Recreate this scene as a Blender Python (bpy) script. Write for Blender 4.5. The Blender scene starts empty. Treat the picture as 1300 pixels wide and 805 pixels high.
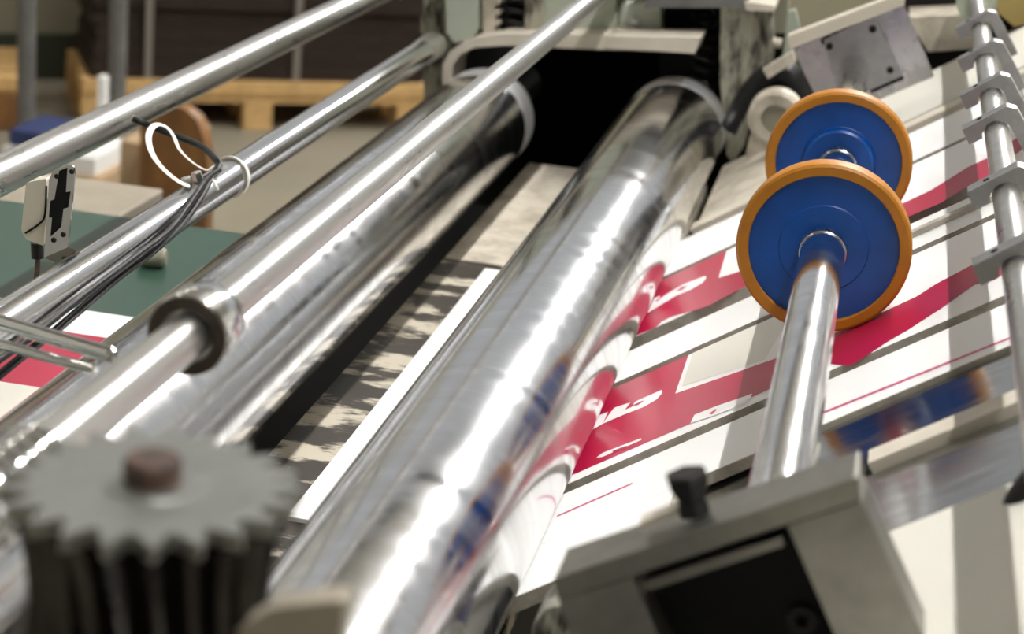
import bpy, math, random
from mathutils import Vector
random.seed(7)
C = bpy.context.scene.collection
PI = math.pi
# ------------------------------------------------------------------ camera frame
FPX, PCX, PCY = 2400.0, 650.0, 402.5        # focal length in pixels of the 1300x805 frame
CAMZ = 1.5
_y = Vector((510.0, -742.0, FPX)).normalized()
_s, _c = math.sin(math.radians(5)), math.cos(math.radians(5))
_D = FPX * FPX / (510 * _s + 742 * _c)
_z = -Vector((-_s * _D, _c * _D, FPX)).normalized()
_x = _y.cross(_z)                            # world axes seen in (right, down, forward)

def ray(px, py):
    r = Vector((px - PCX, py - PCY, FPX))
    return Vector((_x.dot(r), _y.dot(r), _z.dot(r)))
def W(v):                                    # camera-relative -> world
    return Vector((v[0], v[1], v[2] + CAMZ))
def onY(px, py, Y):
    r = ray(px, py); return W(r * (Y / r.y))
def onZ(px, py, z):                          # z relative to the camera
    r = ray(px, py); return W(r * (z / r.z))
def onR(px, py, R):                          # at distance R from the line through the camera along Y
    r = ray(px, py); return W(r * (R / math.hypot(r.x, r.z)))
INC = math.radians(33.3)
IU = Vector((math.cos(INC), 0, math.sin(INC)))
IN = Vector((-math.sin(INC), 0, math.cos(INC)))
IH = -0.4532
def onI(px, py, off=0.0):                    # on the inclined delivery table
    r = ray(px, py); return W(r * ((IH + off) / r.dot(IN)))
def uy(px, py):
    r = ray(px, py); p = r * (IH / r.dot(IN)); return (p.dot(IU), p.y)
def I(u, Y, off=0.0):
    return W(IU * u + IN * (IH + off) + Vector((0, Y, 0)))

# ------------------------------------------------------------------ materials
def nodes(name):
    m = bpy.data.materials.new(name); m.use_nodes = True
    nt = m.node_tree; b = nt.nodes['Principled BSDF']
    return m, nt, b
def ramp(nt, fac, stops):
    r = nt.nodes.new('ShaderNodeValToRGB')
    e = r.color_ramp.elements
    while len(e) < len(stops): e.new(0.5)
    for k, (p, c) in enumerate(stops):
        e[k].position = p; e[k].color = (c[0], c[1], c[2], 1) if not isinstance(c, float) else (c, c, c, 1)
    nt.links.new(fac, r.inputs['Fac']); return r.outputs['Color']
def noise(nt, scale, detail=4, stretch=(1, 1, 1), rough=0.55):
    tc = nt.nodes.new('ShaderNodeTexCoord'); mp = nt.nodes.new('ShaderNodeMapping')
    mp.inputs['Scale'].default_value = stretch
    n = nt.nodes.new('ShaderNodeTexNoise'); n.inputs['Scale'].default_value = scale
    n.inputs['Detail'].default_value = detail; n.inputs['Roughness'].default_value = rough
    nt.links.new(tc.outputs['Object'], mp.inputs['Vector']); nt.links.new(mp.outputs['Vector'], n.inputs['Vector'])
    return n.outputs['Fac']
def bump(nt, b, fac, strength=0.2, dist=0.002):
    bp = nt.nodes.new('ShaderNodeBump'); bp.inputs['Strength'].default_value = strength; bp.inputs['Distance'].default_value = dist
    nt.links.new(fac, bp.inputs['Height']); nt.links.new(bp.outputs['Normal'], b.inputs['Normal'])
def plain(name, col, rough=0.5, metal=0.0, spec=0.5, var=0.0, scale=20, stretch=(1, 1, 1)):
    m, nt, b = nodes(name)
    b.inputs['Base Color'].default_value = (*col, 1); b.inputs['Roughness'].default_value = rough
    b.inputs['Metallic'].default_value = metal; b.inputs['Specular IOR Level'].default_value = spec
    if var:
        f = noise(nt, scale, 5, stretch)
        c0 = tuple(max(0, c * (1 - var)) for c in col); c1 = tuple(min(1, c * (1 + var)) for c in col)
        nt.links.new(ramp(nt, f, [(0.3, c0), (0.7, c1)]), b.inputs['Base Color'])
    return m
def metal(name, col, rough, stretch, scale=6, rvar=0.1, cvar=0.15, bmp=0.0, coat=0.0, aniso=0.0):
    m, nt, b = nodes(name); b.inputs['Metallic'].default_value = 1
    f = noise(nt, scale, 6, stretch, 0.65)
    nt.links.new(ramp(nt, f, [(0.3, tuple(c * (1 - cvar) for c in col)), (0.7, col)]), b.inputs['Base Color'])
    nt.links.new(ramp(nt, f, [(0.3, rough + rvar), (0.7, max(0.02, rough - rvar))]), b.inputs['Roughness'])
    if bmp: bump(nt, b, f, bmp, 0.0005)
    if aniso:
        tg = nt.nodes.new('ShaderNodeTangent'); tg.direction_type = 'RADIAL'; tg.axis = 'Y'
        nt.links.new(tg.outputs['Tangent'], b.inputs['Tangent']); b.inputs['Anisotropic'].default_value = aniso
    if coat: b.inputs['Coat Weight'].default_value = coat; b.inputs['Coat Roughness'].default_value = 0.05
    return m
def worn(name, base, under, scale, lo=0.45, hi=0.55, rough=0.6, stretch=(1, 1, 1), metal_=0.0):
    m, nt, b = nodes(name)
    f = noise(nt, scale, 7, stretch, 0.65)
    nt.links.new(ramp(nt, f, [(lo, under), (hi, base)]), b.inputs['Base Color'])
    b.inputs['Roughness'].default_value = rough; b.inputs['Metallic'].default_value = metal_
    bump(nt, b, f, 0.3, 0.001)
    return m

M = {}
M['roller'] = metal('polished_roller_steel', (0.86, 0.86, 0.87), 0.17, (0.4, 9, 0.4), 3.2, 0.08, 0.28, 0, 0.4, 0.75)  # noise along Y tints rings, painting reflected light and dark bands into the steel
M['chrome'] = metal('chromed_bar', (0.82, 0.82, 0.82), 0.17, (30, 2.5, 30), 3, 0.06, 0.15, 0, 0.3, 0.4)
M['chrome_bright'] = metal('bright_chrome', (0.86, 0.86, 0.86), 0.07, (8, 8, 8), 6, 0.03, 0.05)
M['tube'] = metal('satin_tube_steel', (0.78, 0.77, 0.74), 0.31, (30, 3, 30), 3, 0.06, 0.14)
M['rail'] = metal('worn_bar_steel', (0.68, 0.67, 0.64), 0.33, (4, 4, 4), 9, 0.08, 0.22)
M['clamp'] = metal('cast_clamp_steel', (0.42, 0.42, 0.42), 0.42, (1, 1, 1), 60, 0.05, 0.2)
M['plate'] = metal('polished_table_steel', (0.56, 0.57, 0.56), 0.16, (2, 14, 2), 9, 0.08, 0.3)
M['brush'] = metal('brushed_plate_steel', (0.60, 0.60, 0.60), 0.27, (1, 1, 1), 14, 0.08, 0.35)
M['gear_top'] = metal('gear_face_steel', (0.36, 0.37, 0.35), 0.45, (1, 1, 1), 40, 0.05, 0.12)
M['gear'] = metal('oily_gear_steel', (0.10, 0.095, 0.095), 0.22, (1, 1, 1), 60, 0.08, 0.4)
M['satin'] = metal('matt_end_ring_steel', (0.80, 0.80, 0.81), 0.50, (1, 1, 1), 30, 0.05, 0.12)
M['collar_shade'] = metal('shaded_collar_steel', (0.13, 0.11, 0.095), 0.32, (1, 1, 1), 40, 0.05, 0.3)  # dark tone painted for the shaded front of the collar
M['block'] = metal('dull_block_steel', (0.36, 0.345, 0.31), 0.42, (1, 1, 1), 14, 0.06, 0.35)
M['rust'] = worn('rusty_shaft_end', (0.12, 0.065, 0.045), (0.03, 0.02, 0.018), 120, 0.4, 0.6, 0.55)
M['white_board'] = plain('white_cardboard', (0.86, 0.86, 0.85), 0.42, 0, 0.4)
M['red_ink'] = plain('crimson_ink', (0.43, 0.006, 0.050), 0.30, 0, 0.5)
M['magenta_ink'] = plain('magenta_ink', (0.55, 0.03, 0.16), 0.35)
M['cream_ink'] = plain('pale_cream_board', (0.70, 0.68, 0.61), 0.45)
M['board_edge'] = worn('cardboard_cut_edge', (0.52, 0.48, 0.41), (0.36, 0.33, 0.28), 60, 0.35, 0.65, 0.85, (1, 1, 1))
M['blue'] = metal('blue_wheel', (0.0, 0.10, 0.42), 0.3, (1, 1, 1), 30, 0.02, 0.2)
M['blue'] = plain('blue_wheel_disc', (0.001, 0.062, 0.30), 0.34, 0.0, 0.5, 0.25, 22)
M['orange'] = plain('amber_rubber_tyre', (0.43, 0.165, 0.004), 0.45, 0, 0.5, 0.08, 60)
M['black'] = plain('matt_black', (0.004, 0.004, 0.004), 0.6, 0, 0.15)  # even near-black for cavity linings, slots, screws and the knob
M['black_rubber'] = plain('black_cable_rubber', (0.008, 0.008, 0.009), 0.35, 0, 0.3)
M['dark_iron'] = plain('dark_iron', (0.010, 0.0095, 0.009), 0.55, 0.1, 0.25, 0.4, 30)
M['nylon'] = plain('white_nylon', (0.80, 0.78, 0.70), 0.4)
M['belt'] = plain('green_conveyor_belt', (0.030, 0.070, 0.050), 0.32, 0, 0.5, 0.06, 8)
M['beige_worn'] = worn('worn_beige_paint', (0.58, 0.53, 0.44), (0.30, 0.26, 0.20), 18, 0.32, 0.55, 0.5)
M['beige'] = plain('beige_paint', (0.60, 0.55, 0.46), 0.45, 0, 0.5, 0.12, 14)
M['beige_dim'] = plain('dim_beige_paint', (0.33, 0.29, 0.23), 0.6, 0, 0.3, 0.15, 10)  # darker beige for the conveyor rail and gear bracket
M['green_pale'] = plain('pale_green_paint', (0.42, 0.46, 0.38), 0.5, 0, 0.5, 0.06, 12)
M['olive'] = plain('olive_grey_paint', (0.30, 0.29, 0.22), 0.55, 0, 0.5, 0.12, 10)
M['peel'] = worn('peeling_frame_paint', (0.38, 0.37, 0.29), (0.045, 0.035, 0.028), 22, 0.40, 0.56, 0.55, (2.2, 1, 0.7))
M['bed'] = worn('scraped_bed_plate', (0.50, 0.45, 0.36), (0.028, 0.022, 0.016), 8, 0.50, 0.56, 0.4, (1.0, 2.6, 1))
M['pallet'] = plain('pallet_pine', (0.62, 0.40, 0.17), 0.7, 0, 0.3, 0.2, 12, (1, 6, 6))
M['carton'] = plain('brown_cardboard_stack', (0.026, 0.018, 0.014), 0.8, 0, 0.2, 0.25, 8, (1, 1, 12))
M['strap'] = plain('grey_strap', (0.20, 0.18, 0.16), 0.5)
M['brown_panel'] = plain('brown_varnished_wood', (0.20, 0.095, 0.03), 0.5, 0, 0.4, 0.35, 6, (3, 3, 1))
M['tan'] = plain('tan_cardboard', (0.46, 0.33, 0.20), 0.75, 0, 0.3, 0.1, 10)
M['paper_blue'] = plain('blue_wrapping', (0.02, 0.035, 0.12), 0.5)
M['grey_post'] = plain('grey_post_paint', (0.16, 0.16, 0.155), 0.5, 0.3, 0.5, 0.2, 20)
M['wall'] = plain('olive_hall_wall', (0.27, 0.25, 0.18), 0.9, 0, 0.2, 0.06, 2)
M['wall_green'] = plain('dark_green_dado', (0.035, 0.042, 0.022), 0.8)
M['floor'] = plain('beige_concrete', (0.22, 0.195, 0.145), 0.7, 0, 0.3, 0.08, 3)
M['yellow'] = plain('ochre_machine_paint', (0.45, 0.34, 0.12), 0.5)
M['cream'] = plain('cream_plastic', (0.62, 0.57, 0.47), 0.4)
M['housing'] = plain('white_lamp_housing', (0.75, 0.75, 0.75), 0.5)
M['beam'] = plain('dark_roof_steel', (0.05, 0.05, 0.05), 0.7)
M['sheeting'] = plain('roof_sheeting', (0.45, 0.44, 0.40), 0.8)
def emit(name, col, s):
    m, nt, b = nodes(name)
    b.inputs['Base Color'].default_value = (0, 0, 0, 1)
    b.inputs['Emission Color'].default_value = (*col, 1); b.inputs['Emission Strength'].default_value = s
    return m
M['lamp'] = emit('lit_fluorescent_tube', (1.0, 0.98, 0.95), 330)
M['streak_lamp'] = emit('added_streak_tube', (1.0, 0.95, 0.86), 40)  # weak second row, added out of view for extra streaks in the metal

# ------------------------------------------------------------------ mesh helpers
class MB:
    def __init__(s): s.v = []; s.f = []; s.m = []
    def add(s, vs, fs, mi=0):
        o = len(s.v); s.v += [Vector(v) for v in vs]
        for f in fs: s.f.append([o + k for k in f]); s.m.append(mi)
        return s
    def box(s, lo, hi, mi=0):
        x0, y0, z0 = lo; x1, y1, z1 = hi
        return s.hexa([(x0, y0, z0), (x1, y0, z0), (x1, y1, z0), (x0, y1, z0), (x0, y0, z1), (x1, y0, z1), (x1, y1, z1), (x0, y1, z1)], mi)
    def hexa(s, p, mi=0):
        return s.add(p, [(3, 2, 1, 0), (4, 5, 6, 7), (0, 1, 5, 4), (1, 2, 6, 5), (2, 3, 7, 6), (3, 0, 4, 7)], mi)
    def prism(s, pts, d, mi=0, cap=None):           # polygon pts swept by vector d
        pts = [Vector(p) for p in pts]; n = len(pts); d = Vector(d)
        nr = Vector((0, 0, 0))
        for k in range(n): nr += pts[k].cross(pts[(k + 1) % n])
        if nr.dot(d) > 0: pts.reverse()
        vs = pts + [p + d for p in pts]
        fs = [tuple(range(n)), tuple(range(2 * n - 1, n - 1, -1))]
        s.add(vs, fs, mi if cap is None else cap)
        s.add(vs, [(k, k + n, (k + 1) % n + n, (k + 1) % n) for k in range(n)], mi)
        return s
    def lathe(s, p, axis, prof, seg=48, mi=0, caps=True):   # prof: (distance along axis, radius)
        p = Vector(p); a = Vector(axis).normalized()
        e = a.orthogonal().normalized(); g = a.cross(e)
        vs = []
        for t, r in prof:
            for k in range(seg):
                w = 2 * PI * k / seg
                vs.append(p + a * t + (e * math.cos(w) + g * math.sin(w)) * r)
        fs = []
        for j in range(len(prof) - 1):
            for k in range(seg):
                k2 = (k + 1) % seg
                fs.append((j * seg + k, j * seg + k2, (j + 1) * seg + k2, (j + 1) * seg + k))
        if caps:
            fs.append(tuple(range(seg - 1, -1, -1)))
            fs.append(tuple((len(prof) - 1) * seg + k for k in range(seg)))
        return s.add(vs, fs, mi)
    def ring(s, p, axis, prof, seg=64, mi=0):               # closed profile swept round the axis
        return s.lathe(p, axis, list(prof) + [prof[0]], seg, mi, caps=False)
    def tube(s, pts, r, seg=10, rw=None, mi=0, up=None):
        pts = smooth_path(pts); n = len(pts); vs = []; prev = None
        for k in range(n):
            t = (pts[min(k + 1, n - 1)] - pts[max(k - 1, 0)]).normalized()
            if prev is None:
                e = (Vector(up) if up else t.orthogonal()); e = (e - t * e.dot(t)).normalized()
            else:
                e = (prev - t * prev.dot(t)).normalized()
            prev = e; g = t.cross(e)
            for q in range(seg):
                w = 2 * PI * q / seg
                vs.append(pts[k] + e * math.cos(w) * r + g * math.sin(w) * (rw or r))
        fs = []
        for j in range(n - 1):
            for q in range(seg):
                q2 = (q + 1) % seg
                fs.append((j * seg + q, j * seg + q2, (j + 1) * seg + q2, (j + 1) * seg + q))
        fs.append(tuple(range(seg - 1, -1, -1))); fs.append(tuple((n - 1) * seg + q for q in range(seg)))
        return s.add(vs, fs, mi)
    def build(s, name, mats, parent=None, bevel=0.0, sharp=35, origin=None):
        me = bpy.data.meshes.new(name)
        if parent is not None: org = parent['_w'] if '_w' in parent else (0, 0, 0)
        if origin is None:
            lo = [min(v[k] for v in s.v) for k in range(3)]; hi = [max(v[k] for v in s.v) for k in range(3)]
            origin = Vector(((lo[0] + hi[0]) / 2, (lo[1] + hi[1]) / 2, lo[2]))
        else: origin = Vector(origin)
        me.from_pydata([tuple(v - origin) for v in s.v], [], s.f)
        for m in (mats if isinstance(mats, (list, tuple)) else [mats]): me.materials.append(M[m])
        for k, p in enumerate(me.polygons): p.material_index = s.m[k]
        import bmesh
        bm = bmesh.new(); bm.from_mesh(me); bmesh.ops.recalc_face_normals(bm, faces=bm.faces); bm.to_mesh(me); bm.free()
        me.polygons.foreach_set('use_smooth', [True] * len(me.polygons))
        me.set_sharp_from_angle(angle=math.radians(sharp))
        o = bpy.data.objects.new(name, me); C.objects.link(o)
        if parent is not None:
            o.parent = parent; o.location = origin - WL[parent.name]
        else: o.location = origin
        WL[o.name] = origin
        if bevel:
            b = o.modifiers.new('Bevel', 'BEVEL'); b.width = bevel; b.segments = 2; b.limit_method = 'ANGLE'; b.angle_limit = math.radians(40)
        return o
WL = {}
def smooth_path(pts, sub=6):
    pts = [Vector(p) for p in pts]
    if len(pts) < 3: return pts
    out = []
    for k in range(len(pts) - 1):
        p0 = pts[max(k - 1, 0)]; p1 = pts[k]; p2 = pts[k + 1]; p3 = pts[min(k + 2, len(pts) - 1)]
        for q in range(sub):
            t = q / sub
            out.append(0.5 * ((2 * p1) + (p2 - p0) * t + (2 * p0 - 5 * p1 + 4 * p2 - p3) * t * t + (3 * p1 - p0 - 3 * p2 + p3) * t ** 3))
    out.append(pts[-1]); return out
def tag(o, label, cat, group=None):
    o['label'] = label; o['category'] = cat
    if group: o['group'] = group
    return o
def thing(name, loc, label, cat, group=None):
    o = bpy.data.objects.new(name, None); C.objects.link(o); o.location = loc; o.empty_display_size = 0.05
    WL[o.name] = Vector(loc); return tag(o, label, cat, group)
def struct(o): o['kind'] = 'structure'; return o
def copy_tree(root, delta, label=None):
    r = root.copy(); C.objects.link(r); r.location = root.location + Vector(delta)
    if label: r['label'] = label
    for ch in root.children:
        c = ch.copy(); C.objects.link(c); c.parent = r
        for g in ch.children:
            d = g.copy(); C.objects.link(d); d.parent = c
    return r
AY = Vector((0, 1, 0))

# ------------------------------------------------------------------ hall
FLOOR = 0.0
struct(MB().box((-10, -6, -0.2), (10, 26, 0)).build('floor', 'floor'))
struct(MB().box((-10.2, -6, 0), (-10, 26, 6.6)).build('wall_left', 'sheeting'))  # unseen side walls, added to cut the ambient light
struct(MB().box((10, -6, 0), (10.2, 26, 6.6)).build('wall_right', 'sheeting'))
struct(MB().box((-10, -6.2, 0), (10, -6, 6.6)).build('wall_front', 'sheeting'))  # unseen wall added to cut ambient light from the camera side
struct(MB().box((-10.2, -6.2, 6.6), (10.2, 13, 6.7)).build('ceiling', 'sheeting'))  # unseen roof added against overhead ambient; stops short, leaving the far end bright
def batten(x, y0, L, z, mat, label, group):
    t = thing('strip_light', (x, y0 + L / 2, z), label, 'lamp', group)
    MB().prism([(x - 0.07, y0, z + 0.03), (x + 0.07, y0, z + 0.03), (x + 0.045, y0, z + 0.09), (x - 0.045, y0, z + 0.09)], (0, L, 0)).build('housing', 'housing', t)
    MB().lathe((x, y0 + 0.02, z), AY, [(0, 0.03), (L - 0.04, 0.03)], 12).build('tube', mat, t)
    for yy in (y0 + 0.2, y0 + L - 0.2):
        MB().lathe((x, yy, z + 0.09), (0, 0, 1), [(0, 0.006), (6.6 - z - 0.09, 0.006)], 6).build('hanger', 'beam', t)
for k in range(13):
    batten(1.34, -1.4 + k * 2.0, 1.99, 6.0, 'lamp', 'fluorescent strip light hanging in the row above the rollers', 'strip lights above the machine')
for k in range(5):
    batten(-5.0, -2 + k * 3.0, 1.9, 6.0, 'streak_lamp', 'added fluorescent strip light hanging out of view over the pallets', 'added strip lights over the pallets')
for k, y in enumerate((-3, 1, 5, 9, 12.8)):
    struct(MB().box((-10, y - 0.12, 6.25), (10, y + 0.12, 6.6)).build('trim_%d' % (k + 1), 'beam'))  # unseen roof beams, added for dark streaks in the metal reflections

# ------------------------------------------------------------------ rollers
def cyl_thing(name, label, cat, xz, r, y0, y1, mat, seg=96, chamfer=0.004, part='barrel'):
    x, z = xz; z += CAMZ
    t = thing(name, (x, y0, z), label, cat)
    MB().lathe((x, y0, z), AY, [(0, r - chamfer), (chamfer, r), (y1 - y0 - chamfer, r), (y1 - y0, r - chamfer)], seg).build(part, mat, t)
    return t
R2 = (-0.2848, -0.6294); R2r = 0.0824
R1 = (-0.5955, -0.6530); R1r = 0.0824
for (xz, r, nm) in ((R2, R2r, 'large polished steel roller in the centre, pressing on the printed sheets'),
                    (R1, R1r, 'large polished steel roller behind the long tube, beside the green belt')):
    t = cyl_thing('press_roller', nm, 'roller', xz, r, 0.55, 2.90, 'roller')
    x, z = xz; z += CAMZ
    MB().lathe((x, 2.90, z), AY, [(0, r - 0.003), (0.001, r - 0.0005), (0.070, r - 0.0005), (0.092, r - 0.006), (0.10, r - 0.016)], 96).build('end_ring', 'satin', t)['label'] = 'matt pale grey end ring'
    MB().lathe((x, 3.0, z), AY, [(0, 0.05), (0.02, 0.05), (0.02, 0.032), (0.30, 0.032)], 40).build('journal', 'dark_iron', t)

# guide bars
A_ = (-0.859, -0.512)
t = cyl_thing('guide_bar', 'scratched chrome bar crossing the top left corner above the sensor', 'bar', A_, 0.0206, 1.2, 3.5, 'tube', 48, 0.002, 'bar')
B_ = (-0.6905, -0.5455)
t = cyl_thing('guide_bar', 'chrome bar carrying the white cable tie and black cables', 'bar', B_, 0.0200, 1.15, 2.93, 'chrome', 48, 0.002, 'bar')
MB().lathe((B_[0], 2.90, B_[1] + CAMZ), AY, [(0, 0.0212), (0.08, 0.0212)], 40).build('end_sleeve', 'rail', t)
C_ = (-0.4010, -0.4050); cz = C_[1] + CAMZ
t = thing('guide_tube', (C_[0], 1.1, cz), 'long satin steel tube with a thick end collar, crossing in front of the rear roller', 'tube')
MB().lathe((C_[0], 1.13, cz), AY, [(0, 0.0150), (2.2, 0.0150)], 56).build('tube', 'tube', t)
MB().ring((C_[0], 1.09, cz), AY, [(0, 0.0175), (0.002, 0.0262), (0.004, 0.0275), (0.034, 0.0275), (0.038, 0.0255), (0.038, 0.0155), (0.012, 0.0155), (0.012, 0.0175)], 64).build('collar', 'chrome', t)
MB().ring((C_[0], 1.088, cz), AY, [(0, 0.0180), (0, 0.0262), (0.0025, 0.0265), (0.0025, 0.0180)], 64).build('shaded_collar_face', 'collar_shade', t)  # added dark ring; its colour stands in for shade in the collar recess
MB().lathe((C_[0], 0.86, cz), AY, [(0, 0.0150), (0.24, 0.0150)], 48).build('journal', 'tube', t)
prof = []
for k in range(9):
    y = k * 0.0125
    prof += [(y, 0.0165), (y + 0.003, 0.0225), (y + 0.0085, 0.0225), (y + 0.0115, 0.0165)]
MB().lathe((C_[0], 0.755, cz), AY, prof, 48).build('threaded_end', 'chrome_bright', t)

# slim rods at the left edge
for k, (a, b, r, lb) in enumerate([((-70, 388), (146, 452), 0.0062, 'upper of two slim chrome rods ending beside the long tube at left'),
                               ((-70, 418), (122, 470), 0.0042, 'lower thinner of two slim chrome rods ending beside the long tube at left')]):
    p = onY(*a, 1.33); q = onY(*b, 1.21); d = q - p
    tag(MB().lathe(p, d, [(0, r), (d.length - 0.003, r), (d.length, r * 0.6)], 24).build('slim_rod', 'chrome_bright'), lb, 'rod')

# ------------------------------------------------------------------ wheel shaft
SX, SZ = -0.0150, -0.4550; sz = SZ + CAMZ
t = thing('wheel_shaft', (SX, 1.03, sz), 'polished steel shaft through the two blue wheels', 'shaft')
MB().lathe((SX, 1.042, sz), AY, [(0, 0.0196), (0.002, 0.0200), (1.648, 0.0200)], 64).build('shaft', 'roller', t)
def wheel(y, label):
    w = thing('pressure_wheel', (SX, y, sz - 0.08), label, 'wheel', 'blue wheels on the shaft')
    MB().ring((SX, y, sz), AY, [(0.001, 0.0685), (0.0, 0.0695), (0.0, 0.0770), (0.002, 0.0795), (0.004, 0.0800), (0.022, 0.0800), (0.026, 0.0775), (0.026, 0.0685)], 96).build('tyre', 'orange', w)
    MB().ring((SX, y, sz), AY, [(0.0035, 0.0203), (0.0035, 0.0400), (0.0048, 0.0412), (0.0048, 0.0686), (0.022, 0.0686), (0.022, 0.0203)], 96).build('disc', 'blue', w)
    return w
wheel(1.694, 'nearer blue wheel with amber tyre, rolling on the crimson sheet')
w2 = wheel(2.060, 'farther blue wheel with amber tyre, partly hidden behind the nearer one')
MB().ring((SX, 2.060, sz), AY, [(-0.006, 0.0203), (-0.006, 0.036), (-0.004, 0.0385), (0.0034, 0.0395), (0.0034, 0.0203)], 72).build('hub', 'blue', w2)
for y in (1.678, 2.036):
    tag(MB().ring((SX, y, sz), AY, [(0, 0.0203), (0.001, 0.0215), (0.0155, 0.0215), (0.0155, 0.0203)], 64).build('bushing', 'brush'),
        'thin grey bushing on the shaft against the %s blue wheel' % ('nearer' if y < 1.8 else 'farther'), 'bushing')

# ------------------------------------------------------------------ delivery table
U0, U1 = -0.577, 0.16
def slab(mb, u0, u1, y0, y1, off, th, mi=0, edge=None):
    p = [I(u0, y0, off - th), I(u1, y0, off - th), I(u1, y1, off - th), I(u0, y1, off - th), I(u0, y0, off), I(u1, y0, off), I(u1, y1, off), I(u0, y1, off)]
    mb.add(p, [(4, 5, 6, 7)], mi)
    mb.add(p, [(3, 2, 1, 0), (0, 1, 5, 4), (1, 2, 6, 5), (2, 3, 7, 6), (3, 0, 4, 7)], mi if edge is None else edge)
def mark(mb, pts, mi, off):
    """flat ink shape on a sheet; pts are (u, Y)"""
    p = [I(u, y, off) for u, y in pts]
    mb.add(p, [tuple(range(len(p)))], mi)
def px(crop, pts):
    x0, y0, sc = crop
    return [uy(x0 + x / sc, y0 + y / sc) for x, y in pts]
struct_deck = MB()
slab(struct_deck, -0.50, 0.22, 0.60, 2.93, -0.0135, 0.02)
tag(struct_deck.build('delivery_table', 'plate'), 'sloping steel delivery table under the printed cardboard strips', 'table')
for y in (0.75, 2.75):
    mb = MB()
    a = I(-0.40, y, -0.0345); b = I(0.25, y, -0.0345)
    mb.hexa([(a.x, y, 0), (b.x, y, 0), (b.x, y + 0.06, 0), (a.x, y + 0.06, 0), (a.x, y, a.z), (b.x, y, b.z), (b.x, y + 0.06, b.z), (a.x, y + 0.06, a.z)])
    tag(mb.build('table_support', 'dark_iron'), 'dark iron side plate carrying the %s end of the delivery table' % ('near' if y < 1 else 'far'), 'support')
T = 0.0125
INK = ['white_board', 'board_edge', 'red_ink', 'magenta_ink', 'cream_ink']
# a: plain white strip
mb = MB(); slab(mb, U0, U1, 2.310, 2.490, 0, T, 0, 1)
tag(mb.build('cardboard_strip', INK), 'plain white cardboard strip behind the farther blue wheel, farthest of the strips', 'cardboard', 'cardboard strips on the table')
# b: crimson strip
yb0, yb1 = 2.055, 2.292
mb = MB(); slab(mb, U0, U1, yb0, yb1, 0, T, 0, 1)
cb = (760, 330, 6.5); c5 = (1100, 180, 3.355)
red = [(U0, yb1)] + [(uy(918, 331)[0], yb1)] + px(cb, [(990, 150), (1150, 102)]) + px(c5, [(150, 265), (270, 210), (430, 110), (515, 70)]) + [(-0.05, 2.21), (-0.05, 2.15)] \
      + px(c5, [(515, 150), (440, 185), (320, 260), (170, 325)]) + px(cb, [(1190, 230), (1000, 330), (900, 385), (780, 420), (600, 470), (520, 510), (480, 553)]) + [(U0, yb0 + 0.006)]
mark(mb, red, 2, 0.0003)
mark(mb, px(cb, [(405, 440), (462, 318), (512, 298), (497, 335), (560, 285), (700, 205), (880, 135), (892, 150), (862, 190), (760, 250), (640, 300)]), 0, 0.0006)
mark(mb, px(cb, [(640, 262), (690, 225), (740, 218), (690, 255)]), 2, 0.0009)
mark(mb, px(cb, [(470, 345), (500, 318), (510, 320), (488, 348)]), 2, 0.0009)
tag(mb.build('cardboard_strip', INK), 'crimson printed cardboard strip passing under the farther blue wheel', 'cardboard', 'cardboard strips on the table')
# c: plain white strip
mb = MB(); slab(mb, U0, U1, 1.888, 2.000, 0, T, 0, 1)
slab(mb, -0.36, U1, 1.935, 1.948, 0.006, 0.0057, 1, 1)
tag(mb.build('cardboard_strip', INK), 'plain white cardboard strip between the two crimson strips', 'cardboard', 'cardboard strips on the table')
# d: crimson strip with lettering
yd0, yd1 = 1.600, 1.868
mb = MB(); slab(mb, U0, U1, yd0, yd1, 0, T, 0, 1)
cd = (720, 460, 5.75); c3 = (860, 400, 5.03); c6 = (1080, 400, 4.027)
red = [(U0, yd1), (uy(868, 468)[0], yd1)] + px(cd, [(790, 230)]) + px(c3, [(440, 345), (610, 285)]) + px(c5, [(95, 715), (215, 660), (300, 605), (460, 520), (545, 465)]) + [(-0.06, 1.775), (-0.06, 1.72)] \
      + px(c5, [(545, 590), (460, 610), (320, 710), (180, 800)]) + px(c6, [(200, 130), (0, 262)]) + [(uy(1050, 478)[0], yd0 + 0.022), (U0, yd0 + 0.022)]
mark(mb, red, 2, 0.0003)
mark(mb, [(uy(872, 470)[0], yd1), (uy(1000, 420)[0], yd1)] + px(c3, [(560, 285), (440, 325), (30, 455)]), 4, 0.0003)
mark(mb, px(cd, [(180, 500), (238, 388), (300, 365), (272, 430), (262, 452)]), 0, 0.0006)
mark(mb, px(cd, [(262, 452), (290, 410), (345, 335), (465, 295), (425, 350), (475, 330), (500, 290), (690, 205), (697, 225), (655, 275), (560, 330), (420, 385)]), 0, 0.0006)
mark(mb, px(cd, [(475, 322), (545, 288), (565, 286), (520, 318)]), 2, 0.0009)
mark(mb, px(c3, [(85, 695), (110, 640), (250, 585), (480, 505), (455, 560), (380, 590), (240, 645)]), 0, 0.0006)
mark(mb, px(c3, [(205, 635), (245, 605), (255, 610), (225, 640)]), 2, 0.0009)
mark(mb, px(cd, [(215, 700), (260, 665), (540, 558), (545, 570), (400, 635), (260, 695)]), 0, 0.0006)
mark(mb, px(cd, [(330, 655), (430, 615), (440, 618), (340, 662)]), 2, 0.0009)
tag(mb.build('cardboard_strip', INK), 'crimson printed cardboard strip with white lettering under the nearer blue wheel', 'cardboard', 'cardboard strips on the table')
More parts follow.
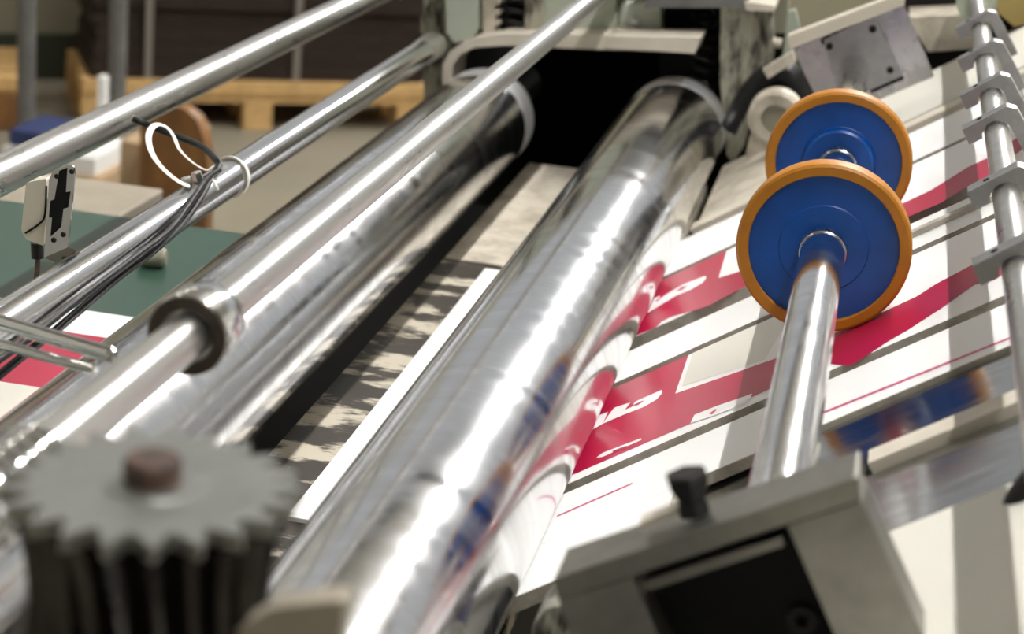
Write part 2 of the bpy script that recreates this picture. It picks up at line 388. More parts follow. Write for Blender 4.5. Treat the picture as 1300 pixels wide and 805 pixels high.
# e: white strip with magenta line
mb = MB(); slab(mb, U0, U1, 1.462, 1.575, 0, T * 0.8, 0, 1)
mark(mb, [(-0.55, 1.520), (-0.475, 1.522), (-0.475, 1.518), (-0.55, 1.516)], 3, 0.0003)
mark(mb, [(-0.34, 1.497), (-0.10, 1.480), (-0.10, 1.475), (-0.34, 1.492)], 3, 0.0003)
tag(mb.build('cardboard_strip', INK), 'narrow white cardboard strip with a thin magenta line', 'cardboard', 'cardboard strips on the table')
mb = MB(); slab(mb, U0, -0.425, 1.357, 1.4617, 0, T, 0, 1)
tag(mb.build('cardboard_strip', INK), 'short white cardboard piece beside the near corner of the central roller', 'cardboard', 'cardboard strips on the table')
# metal strips right of the block
for (u0, y0, y1, off, th, mt, lb) in [(-0.30, 1.352, 1.458, -0.004, 0.009, 'plate', 'polished steel table strip reflecting the blue wheel'),
                                 (-0.245, 1.318, 1.345, 0.004, 0.0165, 'beige', 'thin beige bar across the polished table strips'),
                                 (-0.30, 1.19, 1.314, -0.004, 0.009, 'plate', 'polished steel table strip between the beige bar and the pale plate'),
                                 (-0.30, 0.72, 1.187, -0.001, 0.012, 'cream_ink', 'pale table plate at the lower right with a broad shadow stripe')]:
    mb = MB(); slab(mb, u0, U1, y0, y1, off, th); tag(mb.build('table_strip', mt), lb, 'plate')
for (u0, u1, y0, y1, off, th, mt, lb) in [(-0.535, -0.44, 2.56, 2.93, 0.0, 0.013, 'beige_worn', 'worn beige cover plate between the central roller and the bearing'),
                                 (-0.54, 0.16, 2.515, 2.553, 0.004, 0.017, 'beige', 'beige edge bar behind the farthest white strip'),
                                 (-0.27, 0.16, 2.60, 2.90, -0.002, 0.011, 'cream_ink', 'pale table plate below the far shaft bracket')]:
    mb = MB(); slab(mb, u0, u1, y0, y1, off, th); tag(mb.build('table_strip', mt), lb, 'plate')
# ------------------------------------------------------------------ near shaft block (U-shaped)
def drop_to_table(p, q):
    v = q - p; t_ = (IH + 0.0006 - (p - Vector((0, 0, CAMZ))).dot(IN)) / v.dot(IN); return p + v * t_
def leg_poly(a, b, c, d, Y=1.0):
    a, b, c, d = [onY(x, y, Y) for x, y in (a, b, c, d)]
    return [a, b, drop_to_table(b, c), drop_to_table(a, d)]
def blk(*pts, Y=1.0): return [onY(x, y, Y) for x, y in pts]
t = thing('shaft_block', onY(890, 800, 1.02), 'blurred U-shaped steel bearing block in the right foreground', 'bearing block')
MB().prism(blk((703, 735), (1089, 606), (1094, 634), (709, 762)), (0, 0.043, 0)).build('top_plate', 'block', t, 0.0015)
MB().prism(leg_poly((709, 763), (803, 733), (862, 870), (765, 905)), (0, 0.040, 0)).build('leg', 'block', t, 0.001)
MB().prism(leg_poly((1000, 668), (1094, 636), (1215, 905), (1102, 905)), (0, 0.040, 0)).build('leg', 'block', t, 0.001)
MB().prism(leg_poly((800, 728), (999, 662), (1056, 795), (855, 857), 1.030), (0, 0.008, 0)).build('dark_opening', 'black', t)  # black sheet closing the U, painting its open middle in shade
MB().prism(blk((812, 742), (992, 682), (996, 693), (816, 753), Y=1.02), (0, 0.012, 0)).build('inner_lip', 'block', t)
p = onY(1018, 789, 1.025)
MB().ring(p, AY, [(0, 0.004), (0, 0.009), (0.007, 0.009), (0.007, 0.004)], 24).build('bolt', 'dark_iron', t)
p = onY(882, 652, 1.02); d = onY(870, 596, 1.02) - p
tag(MB().lathe(p, d, [(0, 0.010), (0.006, 0.010), (0.010, 0.0085), (0.018, 0.0125), (0.024, 0.0135), (0.026, 0.012)], 6).build('bolt', 'dark_iron'), 'dark hexagonal bolt standing on the foreground bearing block', 'bolt')
tag(MB().prism([onY(812, 664, 1.016), onY(872, 640, 1.016), onY(874, 648, 1.016), onY(815, 674, 1.016)], (0, 0.012, 0)).build('shim', 'beige'), 'small beige shim lying beside the dark bolt on the bearing block', 'shim')
t = thing('base_casting', onY(700, 800, 1.15), 'blotchy grey casting below the near end of the central roller', 'casting')
MB().prism([onY(x, y, 1.15) for x, y in ((668, 850), (676, 795), (694, 772), (720, 768), (760, 790), (790, 850))], (0, 0.05, 0)).build('casting', 'peel', t, 0.004)

# ------------------------------------------------------------------ far shaft bracket
t = thing('shaft_bracket', onY(1105, 131, 2.69), 'polished steel bracket plate holding the far end of the shaft', 'bracket')
Y = 2.69
MB().prism([onY(x, y, Y) for x, y in ((1004, 56), (1147, 4), (1186, 97), (1106, 131), (1036, 124))], (0, 0.012, 0)).build('plate', 'brush', t, 0.001)
MB().prism([onY(x, y, Y) for x, y in ((1001, 42), (1145, -12), (1149, 2), (1005, 57))], (0, -0.034, 0)).build('lip', 'cream', t, 0.002)
MB().prism([onY(x, y, Y) for x, y in ((1046, 50), (1110, 17), (1146, 95), (1103, 114), (1063, 112))], (0, -0.008, 0)).build('bearing_plate', 'clamp', t, 0.001)
MB().prism([onY(x, y, Y - 0.001) for x, y in ((1042, 50), (1108, 19), (1110, 24), (1044, 56))], (0, -0.004, 0)).build('slot', 'black', t)
MB().prism([onY(x, y, Y - 0.001) for x, y in ((1104, 112), (1145, 94), (1147, 100), (1106, 118))], (0, -0.004, 0)).build('slot', 'black', t)
for (x, y) in ((1053, 59), (1108, 37), (1130, 89)):
    MB().lathe(onY(x, y, Y - 0.0085), -AY, [(0, 0.0055), (0.004, 0.005)], 6).build('bolt', 'dark_iron', t)

# ------------------------------------------------------------------ clamp rail at the right
P0 = onI(1240, 2, 0.06); P1 = onI(1316, 490, 0.06); d = (P0 - P1); L = d.length; ax = d.normalized()
t = thing('clamp_rail', P1, 'mottled steel rail carrying a row of grey clamps at the right edge', 'rail')
MB().lathe(P1 - ax * 0.25, ax, [(0, 0.0128), (L + 0.25, 0.0128)], 40).build('rail', 'rail', t)
MB().ring(P0, ax, [(-0.012, 0.013), (-0.012, 0.030), (0.03, 0.030), (0.03, 0.013)], 40).build('flange', 'green_pale', t)
E1 = IU; E2 = IN
CL = [((1226, 49), 'farthest grey clamp on the rail, next to its flange'), ((1227, 90), 'second grey clamp from the flange of the rail'),
      ((1231, 136), 'third grey clamp from the flange of the rail'), ((1237, 180), 'fourth grey clamp from the flange of the rail'),
      ((1247, 262), 'fifth grey clamp from the flange, on the longer bare stretch of rail'), ((1262, 359), 'nearest grey clamp at the right edge of the photo')]
def clamp_at(c, label):
    q = lambda a, b: c + E1 * a + E2 * b - ax * 0.0
    prof = [(-0.0290, 0.0030), (-0.0290, 0.0200), (0.0200, 0.0225), (0.0285, 0.0150), (0.0310, -0.047), (0.0170, -0.047), (0.0150, 0.0)]
    for k in range(1, 12):
        w = PI * k / 12; prof.append((0.0150 * math.cos(w), 0.0150 * math.sin(w)))
    prof.append((-0.0150, 0.0035))
    th = thing('rail_clamp', q(0.024, -0.047), label, 'clamp', 'clamps on the rail')
    MB().prism([q(a, b) for a, b in prof], ax * 0.023).build('body', 'clamp', th, 0.0012)
    MB().lathe(q(-0.010, 0.0205) + ax * 0.011, E2, [(0, 0.0028), (0.0012, 0.0028)], 12).build('screw', 'black', th)
for (pp, lb) in CL:
    # parameter along the rail whose clamp tip projects nearest to the pixel
    best = None
    for k in range(400):
        c = P1 - ax * 0.2 + ax * (k / 399 * (L + 0.2))
        v = c + E1 * -0.029 + E2 * 0.006 - Vector((0, 0, CAMZ))
        cc = _x * v.x + _y * v.y + _z * v.z
        e = abs(PCY + FPX * cc.y / cc.z - pp[1])
        if best is None or e < best[0]: best = (e, c)
    clamp_at(best[1], lb)
# guard bar outside the clamps
MBg = MB(); p = Vector((0.150, 0.5, -0.36 + CAMZ))
tag(MBg.prism([(0.190, 0.3, 1.190), (0.222, 0.3, 1.199), (0.222, 0.3, 1.207), (0.190, 0.3, 1.198)], (0, 2.6, 0)).build('guard_bar', 'rail'), 'flat steel guard bar running beside the clamp rail', 'bar')

# ------------------------------------------------------------------ frame at the far end
def pr(pts, Y, dep, name, mat, parent=None, bev=0.002):
    return MB().prism([onY(x, y, Y) for x, y in pts], (0, dep, 0)).build(name, mat, parent, bev)
fr = thing('roller_stand', onY(740, 240, 3.06), 'worn beige end frame of the machine around the dark roller opening', 'frame')
pr([(563, -90), (1000, -90), (1000, 42), (563, 44)], 3.08, 0.05, 'upper_panel', 'olive', fr)
pr([(538, -90), (562, -90), (563, 420), (538, 420)], 3.08, 0.06, 'side_post', 'peel', fr)
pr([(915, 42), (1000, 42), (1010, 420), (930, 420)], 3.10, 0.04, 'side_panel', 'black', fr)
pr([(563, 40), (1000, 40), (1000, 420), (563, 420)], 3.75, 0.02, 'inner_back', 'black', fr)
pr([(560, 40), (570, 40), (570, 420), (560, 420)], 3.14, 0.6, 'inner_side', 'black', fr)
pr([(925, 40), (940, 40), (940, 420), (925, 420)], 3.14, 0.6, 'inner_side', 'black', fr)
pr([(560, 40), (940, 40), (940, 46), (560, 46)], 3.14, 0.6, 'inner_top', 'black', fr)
pr([(562, 120), (562, 82), (570, 66), (585, 55), (606, 47), (640, 43), (765, 45), (885, 46), (880, 66), (760, 63), (640, 58), (604, 60), (584, 68), (574, 84), (572, 120)], 2.98, 0.10, 'opening_lip', 'beige', fr, 0.003)
pr([(565, -60), (605, -60), (606, 36), (599, 49), (577, 55), (567, 42)], 3.0, 0.07, 'cover_plate', 'green_pale', fr, 0.004)
pr([(605, -60), (614, -60), (614, 46), (606, 46)], 3.05, 0.02, 'slot', 'black', fr)
teeth = [(613, -60), (628, -60)]
y = -52
while y < 40:
    teeth += [(628, y), (634, y + 1), (634, y + 5), (628, y + 6)]; y += 13
teeth += [(628, 44), (613, 44)]
pr(teeth, 3.02, 0.05, 'rack', 'beige_worn', fr, 0.0)
pr([(628, -60), (668, -60), (668, 44), (628, 44)], 3.072, 0.008, 'slot', 'black', fr)
sp = []
a0 = onY(651, 44, 3.05); a1 = onY(651, -60, 3.05); r0 = 0.019
for k in range(0, 169):
    w = 2 * PI * k / 24; f = k / 168
    sp.append(a0.lerp(a1, f) + Vector((math.cos(w) * r0, -math.sin(w) * r0 * 0.9, 0)))
m_ = MB(); m_.tube(sp, 0.0035, 6); m_.build('coil_spring', 'dark_iron', fr)
pr([(668, -60), (690, -60), (688, 44), (666, 44)], 3.04, 0.05, 'column', 'peel', fr)
pr([(690, -60), (788, -60), (780, 40), (690, 44)], 3.05, 0.04, 'face_plate', 'green_pale', fr)
pr([(790, 6), (838, 2), (838, 42), (796, 44), (788, 34)], 3.0, 0.05, 'bolt_tab', 'green_pale', fr, 0.003)
MB().lathe(onY(804, 27, 3.0), -AY, [(0, 0.009), (0.006, 0.009), (0.008, 0.006)], 6).build('bolt', 'brush', fr)
pr([(760, 60), (775, 46), (889, 48), (882, 68)], 2.90, 0.09, 'lip_shelf', 'beige', fr, 0.002)
pr([(838, 10), (916, 10), (916, 112), (838, 112)], 3.06, 0.018, 'slot', 'black', fr)
sp = []
a0 = onY(895, 108, 3.03); a1 = onY(893, 14, 3.03)
for k in range(0, 145):
    w = 2 * PI * k / 24; f = k / 144
    sp.append(a0.lerp(a1, f) + Vector((math.cos(w) * 0.017, -math.sin(w) * 0.014, 0)))
m_ = MB(); m_.tube(sp, 0.004, 6); m_.build('coil_spring', 'black_rubber', fr)
pr([(915, 10), (962, 10), (966, 60), (960, 110), (944, 185), (930, 208), (922, 195), (914, 100)], 2.97, 0.08, 'worn_post', 'peel', fr, 0.003)
pr([(962, 14), (980, 14), (981, 60), (976, 108), (962, 116)], 2.99, 0.06, 'worn_web', 'peel', fr, 0.002)
pr([(818, -40), (950, -40), (950, 10), (818, 10)], 2.95, 0.12, 'top_beam', 'grey_post', fr)
pr([(945, 2), (983, 7), (983, 15), (947, 13)], 2.94, 0.10, 'cap_plate', 'beige', fr)
MB().lathe(onY(981, 54, 3.0), (1, 0, 0), [(0, 0.008), (0.014, 0.008)], 16).build('bolt', 'beige_worn', fr)
pr([(1000, 16), (1009, 12), (1016, 40), (1006, 86), (992, 86)], 3.03, 0.02, 'handle', 'green_pale', fr, 0.003)
# base under the rollers
tag(MB().box((-0.86, 0.5, 0.0), (-0.56, 3.05, 0.68)).build('roller_pedestal', 'dark_iron'), 'dark iron machine base below the rear roller', 'base')
tag(MB().box((-0.515, 0.5, 0.0), (-0.235, 3.05, CAMZ - 0.742)).build('roller_pedestal', 'dark_iron'), 'dark iron machine base below the central roller', 'base')
for (y0, y1, mt, lb) in ((0.9, 2.395, 'bed', 'scraped bed plate with flaking dark paint between the rollers'),
                         (2.398, 3.0, 'beige_worn', 'cleaner beige bed plate at the far end between the rollers')):
    b_ = MB(); b_.box((-0.520, y0, CAMZ - 0.7415), (-0.225, y1, CAMZ - 0.7245))
    tag(b_.build('bed_plate', mt), lb, 'plate')
mb = MB(); mb.box((-0.456, 1.512, CAMZ - 0.7243), (-0.245, 2.36, CAMZ - 0.7200)); 
tag(mb.build('cardboard_sheet', 'white_board'), 'bright white cardboard edge emerging between the two rollers', 'cardboard')

# bearing beside the table
bc = onY(984, 151, 2.80)
t = thing('pillow_bearing', bc - Vector((0, 0, 0.05)), 'cream pillow bearing with dark bore behind the farther wheel', 'bearing')
MB().ring(bc, AY, [(0, 0.021), (0, 0.036), (0.006, 0.0415), (0.04, 0.0415), (0.04, 0.021)], 48).build('housing', 'beige_worn', t)
MB().lathe(bc + AY * 0.010, AY, [(0, 0.0205), (0.028, 0.0205)], 32).build('bore', 'olive', t)
MB().prism([onY(x, y, 2.805) for x, y in ((952, 172), (1010, 165), (1020, 178), (946, 200))], (0, 0.035, 0)).build('foot', 'beige_worn', t, 0.003)
pts = [onY(x, y, 2.90) for x, y in ((925, 165), (945, 125), (968, 98), (990, 88), (1010, 98), (1022, 122), (1028, 150))]
tag(MB().tube(pts, 0.010, 10, 0.018).build('drive_belt', 'black_rubber'), 'black belt arching over the cream bearing', 'belt')
tag(MB().prism([onY(x, y, 2.86) for x, y in ((968, 88), (1006, 66), (1010, 78), (975, 100))], (0, 0.02, 0)).build('link_arm', 'beige_worn'), 'worn beige link arm above the black belt', 'arm')
tag(MB().prism([onY(x, y, 2.98) for x, y in ((1152, 22), (1240, 18), (1236, 62), (1178, 66))], (0, 0.12, 0)).build('cross_beam', 'beige_worn', None, 0.004), 'worn beige beam between the far bracket and the rail flange', 'beam')
tag(MB().prism([onY(1150, -80, 3.1), onY(1420, -80, 3.1), Vector((onY(1420, 0, 3.1).x, 3.1, 0)), Vector((onY(1150, 0, 3.1).x, 3.1, 0))], (0, 0.25, 0)).build('gearbox', 'dark_iron', None, 0.01), 'dark gearbox behind the rail flange', 'gearbox')
tag(MB().prism([onY(x, y, 2.99) for x, y in ((1262, -40), (1340, -40), (1340, 26), (1288, 34), (1266, 16))], (0, 0.12, 0)).build('drive_cover', 'yellow', None, 0.01), 'ochre drive cover in the top right corner', 'cover')
tag(MB().prism([onY(x, y, 2.97) for x, y in ((1272, 62), (1330, 34), (1330, 50), (1280, 76))], (0, 0.14, 0)).build('cross_bar', 'beige_worn'), 'short worn bar under the ochre drive cover', 'bar')
pts = [onY(x, y, 1.16) for x, y in ((1330, 600), (1298, 640), (1290, 690), (1320, 750))]
tag(MB().tube(pts, 0.012, 12).build('lever', 'dark_iron'), 'dark curved lever at the lower right edge', 'lever')
p = onY(1290, 800, 1.0)
tag(MB().lathe(p, (0, 0, -1), [(0, 0.006), (0.002, 0.014), (0.03, 0.015), (0.05, 0.012)], 24).build('knob', 'black'), 'black knob in the lower right corner', 'knob')

# ------------------------------------------------------------------ gear pair in the foreground
gd = 0.80 / FPX
gc = W(ray(194, 613) * gd)
t = thing('sprocket', gc, 'blurred toothed sprocket with rusty shaft end in the left foreground', 'gear')
NT = 21; RG = 0.0630
pts = []
for k in range(NT):
    a = 2 * PI * k / NT
    for da, r in ((-0.50, RG * 0.80), (-0.40, RG * 0.81), (-0.22, RG * 0.90), (-0.02, RG), (0.06, RG), (0.24, RG * 0.90), (0.40, RG * 0.81)):
        w = a + da * 2 * PI / NT
        pts.append(gc + Vector((math.cos(w) * r, math.sin(w) * r, 0)))
MB().prism(pts, (0, 0, -0.007)).build('toothed_plate', 'gear_top', t, 0.0006)
MB().lathe(gc, (0, 0, 1), [(0, 0.021), (0.0012, 0.020)], 40).build('washer', 'gear_top', t)
MB().lathe(gc + Vector((0, 0, 0.001)), (0, 0, 1), [(0, 0.0125), (0.009, 0.0125), (0.011, 0.011)], 32).build('shaft_end', 'rust', t)
g2 = thing('worm_wheel', gc - Vector((0, 0, 0.09)), 'dark oily worm wheel with hollow teeth under the sprocket', 'gear')
mb = MB(); NW = 21; rows = 9; seg = NW * 8; vs = []
for j in range(rows):
    f = j / (rows - 1); z = -0.0085 - f * 0.085
    waist = 0.0075 * (1 - (2 * f - 1) ** 2)
    for k in range(seg):
        w = 2 * PI * k / seg + f * 0.18
        r = 0.0485 - waist + 0.0105 * (0.5 + 0.5 * math.cos(NW * 2 * PI * k / seg)) ** 0.8
        vs.append(gc + Vector((math.cos(w) * r, math.sin(w) * r, z)))
fs = []
for j in range(rows - 1):
    for k in range(seg):
        k2 = (k + 1) % seg; fs.append((j * seg + k, j * seg + k2, (j + 1) * seg + k2, (j + 1) * seg + k))
fs.append(tuple(range(seg))); fs.append(tuple((rows - 1) * seg + k for k in range(seg - 1, -1, -1)))
mb.add(vs, fs); mb.build('toothed_rim', 'gear', g2, 0, 50)
MB().lathe(gc - Vector((0, 0, 0.19)), (0, 0, 1), [(0, 0.018), (0.096, 0.018)], 24).build('spindle', 'dark_iron', g2)
tag(MB().prism([onY(x, y, 0.66) for x, y in ((300, 800), (345, 772), (438, 762), (424, 850), (330, 860))], (0, 0.014, 0)).build('gear_bracket', 'beige_dim', None, 0.004), 'blurred pale bracket corner beside the worm wheel', 'bracket')

# ------------------------------------------------------------------ left feed conveyor
t = thing('feed_conveyor', (-1.4, 1.7, CAMZ - 0.80), 'green belt conveyor feeding sheets to the rear roller', 'conveyor')
mb = MB(); mb.box((-2.4, 1.0, CAMZ - 0.722), (-0.70, 2.355, CAMZ - 0.717)); mb.build('belt', 'belt', t)
mb = MB(); mb.box((-2.4, 1.0, CAMZ - 0.80), (-0.87, 2.355, CAMZ - 0.7225)); mb.build('bed', 'dark_iron', t)
mb = MB(); mb.box((-2.4, 2.36, CAMZ - 0.80), (-0.985, 2.56, CAMZ - 0.728)); mb.build('side_rail', 'beige_dim', t, 0.004)
for x in (-2.3, -1.0):
    for y in (1.1, 2.40):
        MB().box((x - 0.03, y, 0), (x + 0.03, y + 0.06, CAMZ - 0.80)).build('leg', 'grey_post', t)
mb = MB(); zt = CAMZ - 0.7105
mb.box((-1.25, 1.45, CAMZ - 0.7165), (-0.66, 1.947, zt), 0)
mb.add([(-1.25, 1.69, zt + 0.0003), (-0.66, 1.70, zt + 0.0003), (-0.66, 1.868, zt + 0.0003), (-1.25, 1.868, zt + 0.0003)], [(0, 1, 2, 3)], 1)
mb.add([(-1.25, 1.45, zt + 0.0003), (-0.66, 1.45, zt + 0.0003), (-0.66, 1.70, zt + 0.0003), (-1.25, 1.69, zt + 0.0003)], [(0, 1, 2, 3)], 2)
e = onZ(-4, 457, -0.71)
mb.add([(e.x - 0.02, e.y - 0.01, zt + 0.0006), (e.x + 0.006, e.y - 0.008, zt + 0.0006), (e.x + 0.008, e.y + 0.006, zt + 0.0006), (e.x - 0.02, e.y + 0.012, zt + 0.0006)], [(0, 1, 2, 3)], 0)
tag(mb.build('cardboard_sheet', ['white_board', 'red_ink', 'cream_ink']), 'white and crimson printed sheet lying on the green belt', 'cardboard')
p = onZ(196, 327, -0.7035)
tag(MB().lathe(p - Vector((0.02, 0, 0)), (1, 0.2, 0), [(0, 0.010), (0.004, 0.013), (0.03, 0.013), (0.034, 0.010)], 24).build('stop_button', 'olive'), 'dull green round stop standing on the green belt behind the chrome bar with the cables', 'stop')

# sensor and its bracket
sy = 1.665
t = thing('sensor_bracket', onY(80, 330, sy), 'small mirror-bright bracket plate with a dark cross-shaped cutout', 'bracket')
MB().prism([onY(x, y, sy + 0.034 * (327 - y) / 118) for x, y in ((62, 228), (67, 218), (86, 209), (93, 211), (95, 222), (86, 312), (84, 318), (56, 327))], (0, 0.003, 0)).build('plate', 'chrome_bright', t, 0.0006)
MB().prism([onY(x, y, sy - 0.0006 + 0.034 * (327 - y) / 118) for x, y in ((75, 217), (85, 213), (83, 244), (89, 243), (86, 263), (80, 265), (77, 288), (64, 300), (66, 276), (62, 276), (64, 255), (69, 253))], (0, 0.0003, 0)).build('cutout', 'black', t)
for (x, y) in ((72, 224), (91, 218), (68, 305), (80, 298)):
    MB().lathe(onY(x, y, sy - 0.0004 + 0.034 * (327 - y) / 118), -AY, [(0, 0.0028), (0.0012, 0.0022)], 10).build('screw', 'dark_iron', t)
a, b, c_, d_ = onY(56, 327, sy), onY(86, 314, sy), onY(103, 319, sy - 0.05), onY(68, 334, sy - 0.05)
MB().prism([a, b, c_, d_], (0, 0, -0.003)).build('foot', 'chrome_bright', t)
t = thing('proximity_sensor', onY(45, 330, sy), 'cream box sensor with black cable gland behind the bright bracket', 'sensor')
MB().prism([onY(x, y, sy + 0.040) for x, y in ((33, 232), (58, 227), (61, 262), (57, 290), (55, 312), (33, 304), (27, 292))], (0, 0.028, 0)).build('body', 'cream', t, 0.002)
MB().tube([onY(x, y, sy + 0.0385) for x, y in ((59, 236), (57, 272), (50, 284), (32, 296))], 0.0011, 6).build('seam', 'black', t)
MB().lathe(onY(47, 308, sy + 0.053), (0.05, 0, -1), [(0, 0.0065), (0.016, 0.0065)], 20).build('gland', 'black_rubber', t)
tag(MB().tube([onY(x, y, sy + 0.053) for x, y in ((48, 327), (47, 345), (43, 370), (36, 395))], 0.0028, 8).build('sensor_cable', 'rust'), 'short brown cable hanging from the cream sensor', 'cable')

# cables, bolts and cable tie on the second bar
def onbar(x, y, R=0.853): return onR(x, y, R)
tag(MB().tube([onR(168, 150, 0.97), onR(186, 158, 0.96), onR(222, 172, 0.93), onR(256, 186, 0.885), onbar(274, 203, 0.857), onbar(277, 212, 0.853), onbar(266, 230), onbar(250, 258), onbar(226, 290, 0.856), onbar(190, 322, 0.862),
               onR(150, 352, 0.872), onR(110, 386, 0.88), onR(70, 420, 0.89), onR(35, 447, 0.90), onR(-20, 492, 0.91)], 0.0040, 10).build('cable', 'black_rubber'),
    'black cable looping over the chrome bar and hanging down to the lower left', 'cable')
tag(MB().tube([onbar(278, 216, 0.852), onbar(262, 228, 0.850), onbar(243, 256, 0.850), onbar(216, 292, 0.850), onbar(180, 320, 0.852), onbar(140, 350, 0.856), onbar(90, 388, 0.86), onbar(40, 428, 0.864), onbar(-20, 470, 0.866)], 0.0034, 10).build('cable', 'black_rubber'),
    'thinner dark cable lying along the lower side of the chrome bar', 'cable')
bx, bz = B_[0], B_[1] + CAMZ
yb_ = 0.88 / math.tan(math.acos(ray(288, 215).y / ray(288, 215).length))
t = thing('cable_tie', (bx, yb_, bz + 0.02), 'white nylon cable tie with a long looped tail on the chrome bar', 'cable tie')
ringp = []
for k in range(25):
    w = 2 * PI * k / 24 
    ringp.append(Vector((bx + math.cos(w) * 0.0222, yb_ - 0.006 * math.cos(w + 0.5), bz + math.sin(w) * 0.0222)))
MB().tube(ringp, 0.0012, 8, 0.0042, up=(1, 0, 0)).build('band', 'nylon', t)
MB().tube([onR(288, 213, 0.853), onR(272, 211, 0.858), onR(262, 216, 0.865), onR(244, 206, 0.875), onR(228, 190, 0.885), onR(221, 174, 0.89), onR(212, 162, 0.895), onR(199, 158, 0.90), onR(190, 167, 0.90), onR(189, 182, 0.895), onR(196, 200, 0.885), onR(210, 217, 0.875), onR(228, 231, 0.865), onR(240, 236, 0.862)], 0.0010, 8, 0.0036, up=(0.25, 1, 0.3)).build('tail', 'nylon', t)
MB().tube([onR(270, 228, 0.850), onR(275, 238, 0.849), onR(276, 240, 0.850)], 0.002, 8).build('clip', 'nylon', t)
for (x, y, lb) in ((239, 236, 'small zinc bolt head on the chrome bar, nearer the sensor'), (252, 229, 'small zinc bolt head on the chrome bar, next to the cable tie')):
    q = onR(x, y, 0.866)
    tag(MB().lathe(q, (-0.35, -0.1, 1), [(-0.004, 0.0035), (0.0, 0.0035), (0.0, 0.0062), (0.009, 0.0062), (0.010, 0.005)], 6).build('bolt', 'rail'), lb, 'bolt')

# ------------------------------------------------------------------ background behind the machine
def floor_at(px_, py_): return onZ(px_, py_, -1.5)
def rot_box(lo, hi, name, mat, piv, ang, parent=None, bev=0.0):
    c, sn = math.cos(ang), math.sin(ang); m = MB().box(lo, hi)
    m.v = [Vector((piv.x + v.x * c - v.y * sn, piv.y + v.x * sn + v.y * c, v.z)) for v in m.v]
    return m.build(name, mat, parent, bev)
pr_ = floor_at(537, 167); pl_ = floor_at(240, 164)
ang = math.atan2(pr_.y - pl_.y, pr_.x - pl_.x); Lp = (pr_ - pl_).length
H = 0.170
def pallet(x0, x1, label):
    t = thing('pallet', (pr_.x + math.cos(ang) * x0, pr_.y + math.sin(ang) * x0, 0), label, 'pallet', 'pallets along the hall')
    bx_ = lambda lo, hi, nm: rot_box(lo, hi, nm, 'pallet', pr_, ang, t)
    for yy in (0, 0.225, 0.45):
        bx_((x0, yy, H * 0.56), (x1, yy + 0.10, H * 0.74), 'stringer_board')
        for f in (0.0, 0.5, 1.0):
            xx = x0 + f * (x1 - x0 - 0.10)
            bx_((xx, yy, 0), (xx + 0.10, yy + 0.10, H * 0.56), 'block')
    for k in range(4):
        yy = -0.01 + k * 0.142
        bx_((x0, yy, H * 0.74), (x1, yy + 0.10, H), 'deck_board')
pallet(-1.20, 0, 'pine pallet under the dark cardboard stack, right of the posts')
pallet(-2.62, -1.36, 'pine pallet behind the grey posts at far left')
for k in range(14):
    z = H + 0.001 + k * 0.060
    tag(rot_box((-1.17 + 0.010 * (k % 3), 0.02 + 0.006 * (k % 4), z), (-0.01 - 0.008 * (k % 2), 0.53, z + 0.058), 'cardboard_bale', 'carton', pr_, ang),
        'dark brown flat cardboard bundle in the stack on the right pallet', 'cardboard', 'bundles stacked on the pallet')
for (f, lb) in ((-0.98, 'grey strap down the stack above the cable tie'), (-0.47, 'grey strap down the stack near its right end')):
    tag(rot_box((f - 0.012, 0.004, H + 0.002), (f + 0.012, 0.014, 0.99), 'strap', 'strap', pr_, ang), lb, 'strap')
tag(rot_box((-2.60, -0.06, 0.004), (-1.38, -0.02, H * 0.72), 'leaning_board', 'brown_panel', pr_, ang), 'dark brown board leaning on the front of the far left pallet', 'board')
wl = floor_at(60, 99); wr = floor_at(400, 99)
wang = math.atan2(wr.y - wl.y, wr.x - wl.x)
struct(rot_box((-6, 0, 0), (6.5, 0.15, 1.5), 'wall_back', 'wall', wl, wang))
struct(rot_box((-6, -0.03, 0), (6.5, 0, 0.17), 'baseboard_back', 'wall_green', wl, wang))
yq = 5.2
for (xx, lb) in ((33, 'grey upright post at the far left edge'), (146, 'grey upright post left of the dark cardboard stack')):
    b0 = onY(xx, 246, yq)
    tag(MB().lathe((b0.x, yq, 0), (0, -0, 1), [(0, 0.05), (0.008, 0.05), (0.008, 0.0265), (2.2, 0.0265)], 24).build('guard_post', 'grey_post'), lb, 'post')
p0 = onY(90, 247, yq + 0.1)
yr = 4.3
def bgprism(pts, Y, dep, name, mat, lb, cat, bev=0.01, drop=True):
    return tag(MB().prism([onY(x, y, Y) for x, y in pts], (0, dep, 0)).build(name, mat, None, bev), lb, cat)
def to_floor(x, y, Y):
    p = onY(x, y, Y); return Vector((p.x, Y, 0))
a = onY(178, 200, yr); b = onY(264, 200, yr)
arc = [Vector((a.x, yr, 0)), Vector((b.x, yr, 0))]
for (x, y) in ((264, 215), (260, 180), (250, 152), (234, 138), (215, 134), (196, 136), (178, 150)): arc.append(onY(x, y, yr))
tag(MB().prism(arc, (0, 0.05, 0)).build('rounded_panel', 'brown_panel', None, 0.008), 'brown wooden panel with rounded top standing behind the cable tie', 'panel')
a = onY(152, 178, yr + 0.15); b = onY(192, 178, yr + 0.15)
tag(MB().box((a.x, yr + 0.15, 0), (b.x + 0.05, yr + 0.45, a.z)).build('carton', 'tan', None, 0.004), 'tan cardboard carton beside the brown rounded panel', 'box')
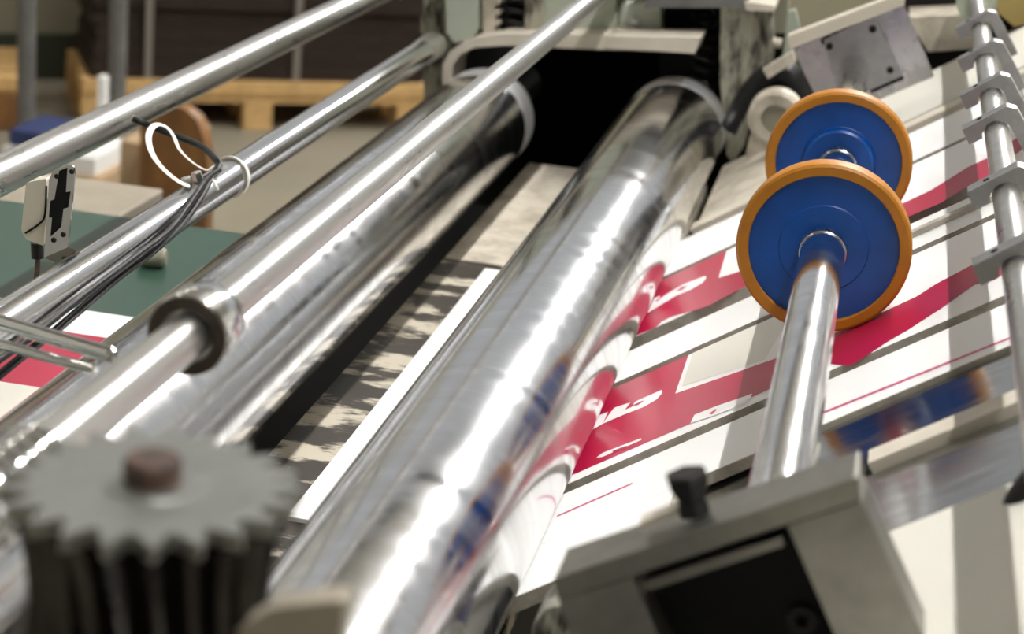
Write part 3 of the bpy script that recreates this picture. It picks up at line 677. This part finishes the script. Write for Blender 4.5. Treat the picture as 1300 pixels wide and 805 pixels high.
a = onY(-10, 200, 4.7); b = onY(126, 178, 4.7)
tag(MB().box((a.x, 4.7, 0), (b.x, 5.0, a.z - 0.02)).build('carton', 'tan', None, 0.004), 'tan carton behind the chrome bar at left, under white papers', 'box')
tag(MB().box((a.x + 0.02, 4.72, a.z - 0.0195), (b.x - 0.02, 4.98, a.z + 0.03)).build('paper_stack', 'white_board', None, 0.002), 'pile of white papers on the carton at left', 'paper')
tag(MB().box((a.x + 0.03, 4.74, a.z + 0.031), (a.x + 0.14, 4.95, a.z + 0.075)).build('wrapped_pack', 'paper_blue', None, 0.004), 'dark blue pack lying on the white papers at far left', 'pack')
a = onY(128, 97, 4.9)
tag(MB().box((a.x - 0.010, 4.9, a.z - 0.26), (a.x + 0.012, 4.93, a.z)).build('marker_board', 'white_board', None, 0.002), 'narrow white upright board left of the grey post', 'board')

# ------------------------------------------------------------------ light, world, camera
w = bpy.data.worlds.new('World'); bpy.context.scene.world = w; w.use_nodes = True
bg = w.node_tree.nodes['Background']; bg.inputs['Color'].default_value = (0.97, 0.985, 1.0, 1); bg.inputs['Strength'].default_value = 0.42

cam = bpy.data.cameras.new('Camera'); co = bpy.data.objects.new('Camera', cam); C.objects.link(co)
cam.sensor_fit = 'HORIZONTAL'; cam.sensor_width = 36.0; cam.lens = 36.0 * FPX / 1300.0
right = Vector((_x.x, _y.x, _z.x)); down = Vector((_x.y, _y.y, _z.y)); fwd = Vector((_x.z, _y.z, _z.z))
from mathutils import Matrix
mt = Matrix((right, -down, -fwd)).transposed().to_4x4(); mt.translation = Vector((0, 0, CAMZ))
co.matrix_world = mt
cam.clip_start = 0.05; cam.clip_end = 60
cam.dof.use_dof = True; cam.dof.focus_distance = 1.80; cam.dof.aperture_fstop = cam.lens / 1000 / 0.0115
sc = bpy.context.scene; sc.camera = co
sc.view_settings.view_transform = 'Standard'; sc.view_settings.look = 'None'
sc.view_settings.exposure = 0.0; sc.view_settings.gamma = 1.0; sc.view_settings.use_curve_mapping = False
